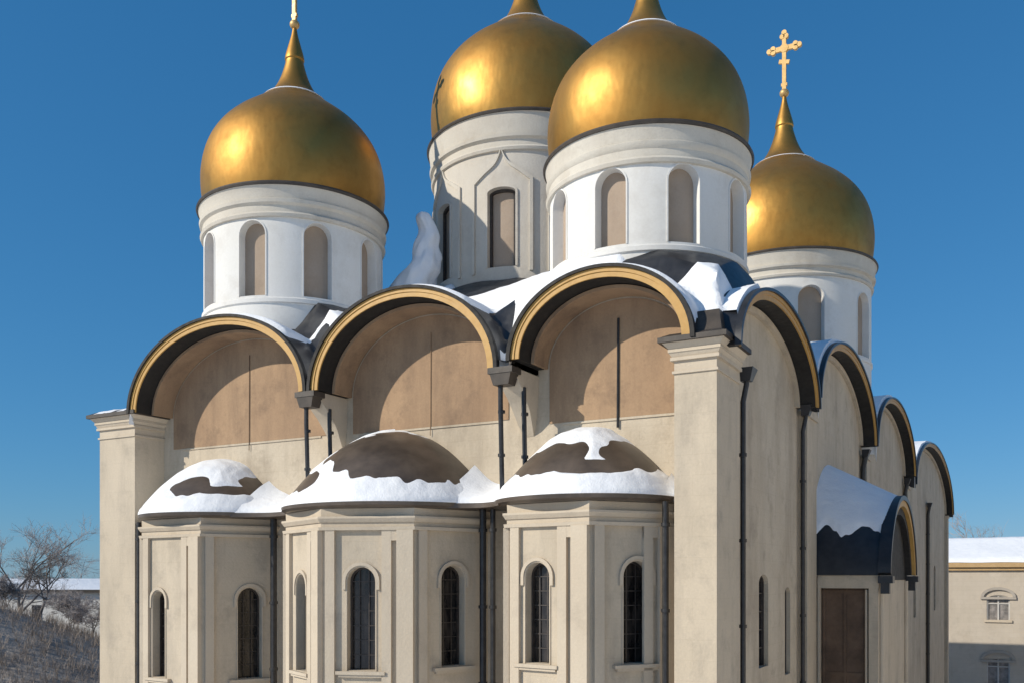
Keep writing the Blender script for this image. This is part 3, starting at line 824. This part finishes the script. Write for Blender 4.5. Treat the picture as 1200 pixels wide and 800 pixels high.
tree('bare_tree', 47, 90, 5.3, 6.0, .5, 51, 'small dark crooked bare tree on top of the brushy hill', .25, dark=True, r0=.16)
tree('bare_shrub', 84, 88, 3.6, 4.6, .55, 64, 'pale bare shrub in front of the white wall', 0, 5, cat='shrub', group='bare shrubs on the hill edge', r0=.06, stems=3)
tree('bare_shrub', 107, 86, 3.2, 4.8, .55, 68, 'pale bare shrub on the hill slope next to the cathedral corner', 0, 5, cat='shrub', group='bare shrubs on the hill edge', r0=.06, stems=3)
tree('bare_shrub', 8, 92, 6.0, 3.4, .55, 72, 'low bare shrub on the hill crest at the left picture edge', 0, 5, cat='shrub', group='bare shrubs on the hill edge', r0=.06, stems=3)

# low house on the left
def prism_cam(mb, x0, x1, d0, d1, z0, z1):
    q = [cam_pt(x, d, 0)[:2] for x, d in ((x0, d0), (x1, d0), (x1, d1), (x0, d1))]
    mb.prism(q, z0, z1)
hx0, hx1, hd = -84, -44, 118
LH = thing('low_house', 'long low white walled house with a snowy roof behind the brushy hill', 'house', cam_pt((hx0 + hx1) / 2, hd + 5, GZ))
mb = MB(); prism_cam(mb, hx0, hx1, hd, hd + 10, GZ, 7.0); lw = mb.build('wall', M['farwhite'] if 'farwhite' in M else M['white'], LH)
mb = MB(); prism_cam(mb, hx0 - .5, hx1 + .5, hd - .6, hd + 10.6, 7.0, 7.35); mb.build('eave', M['edge'], LH)
mb = MB()
A = [cam_pt(hx0 - .4, hd - .55, 7.36), cam_pt(hx1 + .4, hd - .55, 7.36), cam_pt(hx1 + .4, hd + 10.5, 7.36), cam_pt(hx0 - .4, hd + 10.5, 7.36)]
rl, rr_ = cam_pt(hx0 + 3, hd + 5, 8.75), cam_pt(hx1 - 3, hd + 5, 8.75)
mb.face(A[0], A[1], rr_, rl); mb.face(A[2], A[3], rl, rr_); mb.face(A[1], A[2], rr_); mb.face(A[3], A[0], rl); mb.face(*A)
mb.build('roof', M['snow'], LH)
for k in range(7):
    x = hx0 + 3 + k * 5.2
    mb = MB(); prism_cam(mb, x - .6, x + .6, hd - .06, hd - .003, 3.2, 5.4); mb.build('window', M['glass'], LH)

# palace on the right
BY = 103.0; bx0, bx1 = -30.0, 30.0
PB = thing('palace', 'long beige palace with a thick snowy roof, ochre eave and hooded windows', 'palace', ((bx0 + bx1) / 2, BY + 8, 0))
fp = lambda u, z, d: (u, BY + d, z)
cols = [4.05 + 9.2 * k for k in range(-3, 3)]
mb = MB()
UP = lambda u: (u, 1.25, 3.75, 6.2, .55)
LO = lambda u: (u, 1.25, -4.0, -1.45, .55)
panel(mb, fp, bx0, bx1, 1.2, 9.75, [UP(u) for u in cols], .45)
panel(mb, fp, bx0, bx1, GZ, 1.2, [LO(u) for u in cols], .45)
mb.box(bx0, bx1, BY + .5, BY + 16, GZ, 9.7)
mb.build('wall', M['farstone'], PB, 0)
def palace_window(f, h):
    u, hw, zb, zs, ri = h
    pm = MB(); arch_fill(pm, f, h, .3); w = pm.build('window', M['paleglass'], PB)
    def fbox(mm, ua, ub, za, zb_, d0, d1):
        a = [f(ua, za, d0), f(ub, za, d0), f(ub, za, d1), f(ua, za, d1)]
        mm.prism([(p[0], p[1]) for p in a], za, zb_)
    f2 = MB(); arch_band(f2, f, (u, hw - .15, zb, zs, ri - .13), .16, .12, .32)
    fbox(f2, u - .09, u + .09, zb, zs + ri * .8, .16, .29); fbox(f2, u - hw + .1, u + hw - .1, zs - .55, zs - .42, .17, .28)
    f2.build('frame', M['greyframe'], w)
    h2 = MB(); arch_band(h2, f, (u, hw + .3, zs + .25, zs + .35, .85), .34, -.25, 0, legs=False)
    fbox(h2, u - hw - .68, u + hw + .68, zs + .05, zs + .33, -.22, -.002)
    h2.build('hood', M['hood'], w)
    s2 = MB(); fbox(s2, u - hw - .25, u + hw + .25, zb - .3, zb - .02, -.18, -.002); s2.build('sill', M['trim'], w)
for u in cols:
    palace_window(fp, UP(u)); palace_window(fp, LO(u))
# unseen palace wing, added to bounce warm light onto the flank and domes
WXX = 30.0
mb = MB(); mb.box(WXX, WXX + 14, -30, BY - 1.2, GZ, 19.0); mb.build('bounce_wing_wall', M['ivory'], PB)
mb = MB(); mb.box(WXX - .5, WXX + 14.5, -30.5, BY - 1.0, 19.01, 19.8); mb.build('bounce_wing_eave', M['cornice_gold'], PB)
mb = MB(); mb.grid([[(WXX - .5, y, 19.82), (WXX + 7, y, 23.5), (WXX + 14.5, y, 19.82)] for y in (-30.5, BY - 1.0)]); mb.build('bounce_wing_roof', M['snow'], PB, 0)
fwg = lambda u, z, d: (WXX - .02 + min(d, 0), u, z)
for k in range(13):
    for z in (-2.5, 4.5, 11.5):
        pm = MB(); arch_fill(pm, fwg, (-24 + 9.6 * k, 1.1, z, z + 2.6, .8), 0); w = pm.build('window', M['glass'], PB)
mb = MB(); mb.box(bx0 - .3, bx1 + .3, BY - .35, BY + 16.3, 9.76, 10.15); mb.box(bx0 - .6, bx1 + .6, BY - .65, BY + 16.6, 10.15, 10.72)
mb.build('eave', M['cornice_gold'], PB)
mb = MB(); rows = []
for j in range(15):
    v = j / 14; y = BY - .7 + 9 * v
    row = []
    for i in range(90):
        x = bx0 - .6 + (bx1 - bx0 + 1.2) * i / 89
        row.append((x, y, 10.74 + (.28 if j else 0) + 3.05 * v + .08 * noise.noise((x * .3, y * .3, 0))))
    rows.append(row)
rows.append([(p[0], BY + 16.6, 10.74) for p in rows[-1]])
mb.grid(rows); mb.build('roof', M['snow'], PB, 60)
tree('bare_tree', 1196, 150, GZ, 24, .5, 81, 'bare tree top showing above the snowy palace roof at the right edge')

# ------------------------------------------------------------------ camera, light, sky
cd = bpy.data.cameras.new('camera'); co = bpy.data.objects.new('camera', cd); COL.objects.link(co)
co.location = CAM; co.rotation_euler = (pi / 2, 0, TH)
cd.sensor_fit = 'HORIZONTAL'; cd.sensor_width = 36; cd.lens = 36 * 1092 / 1200; cd.shift_y = 275 / 1200
cd.clip_start = .1; cd.clip_end = 8000
S.camera = co
ELEV, AZ = radians(29.5), radians(39)     # sun height; angle left of the east facade's normal
sd = Vector((-sin(AZ) * cos(ELEV), -cos(AZ) * cos(ELEV), sin(ELEV)))
ld = bpy.data.lights.new('sun', 'SUN'); lo_ = bpy.data.objects.new('sun', ld); COL.objects.link(lo_)
ld.energy = 4.5; ld.angle = radians(.53); ld.color = (1, .92, .79)
lo_.rotation_euler = sd.to_track_quat('Z', 'Y').to_euler()
w = bpy.data.worlds.new('World'); S.world = w; w.use_nodes = True
t = w.node_tree; bg = t.nodes['Background']
sk = t.nodes.new('ShaderNodeTexSky'); sk.sky_type = 'NISHITA'; sk.sun_disc = False
sk.sun_elevation = ELEV; sk.sun_rotation = math.atan2(sd.x, sd.y)
sk.air_density = 1.0; sk.dust_density = .05; sk.ozone_density = 6.0; sk.altitude = 200
sp_ = t.nodes.new('ShaderNodeSeparateColor'); cb_ = t.nodes.new('ShaderNodeCombineColor')
t.links.new(sk.outputs[0], sp_.inputs[0])
for ch, (gam, gain) in enumerate(((.95, .45), (.62, 1.26), (.54, 2.05))):     # a clear, evenly deep winter blue
    pw = N(t, 'ShaderNodeMath', operation='POWER'); pw.inputs[1].default_value = gam
    ml = N(t, 'ShaderNodeMath', operation='MULTIPLY'); ml.inputs[1].default_value = gain
    t.links.new(sp_.outputs[ch], pw.inputs[0]); t.links.new(pw.outputs[0], ml.inputs[0]); t.links.new(ml.outputs[0], cb_.inputs[ch])
t.links.new(cb_.outputs[0], bg.inputs['Color']); bg.inputs['Strength'].default_value = .104
S.view_settings.view_transform = 'Standard'; S.view_settings.look = 'None'; S.view_settings.exposure = 0; S.view_settings.gamma = 1
S.view_settings.use_curve_mapping = False
S.cycles.use_denoising = True
S.cycles.max_bounces = 6
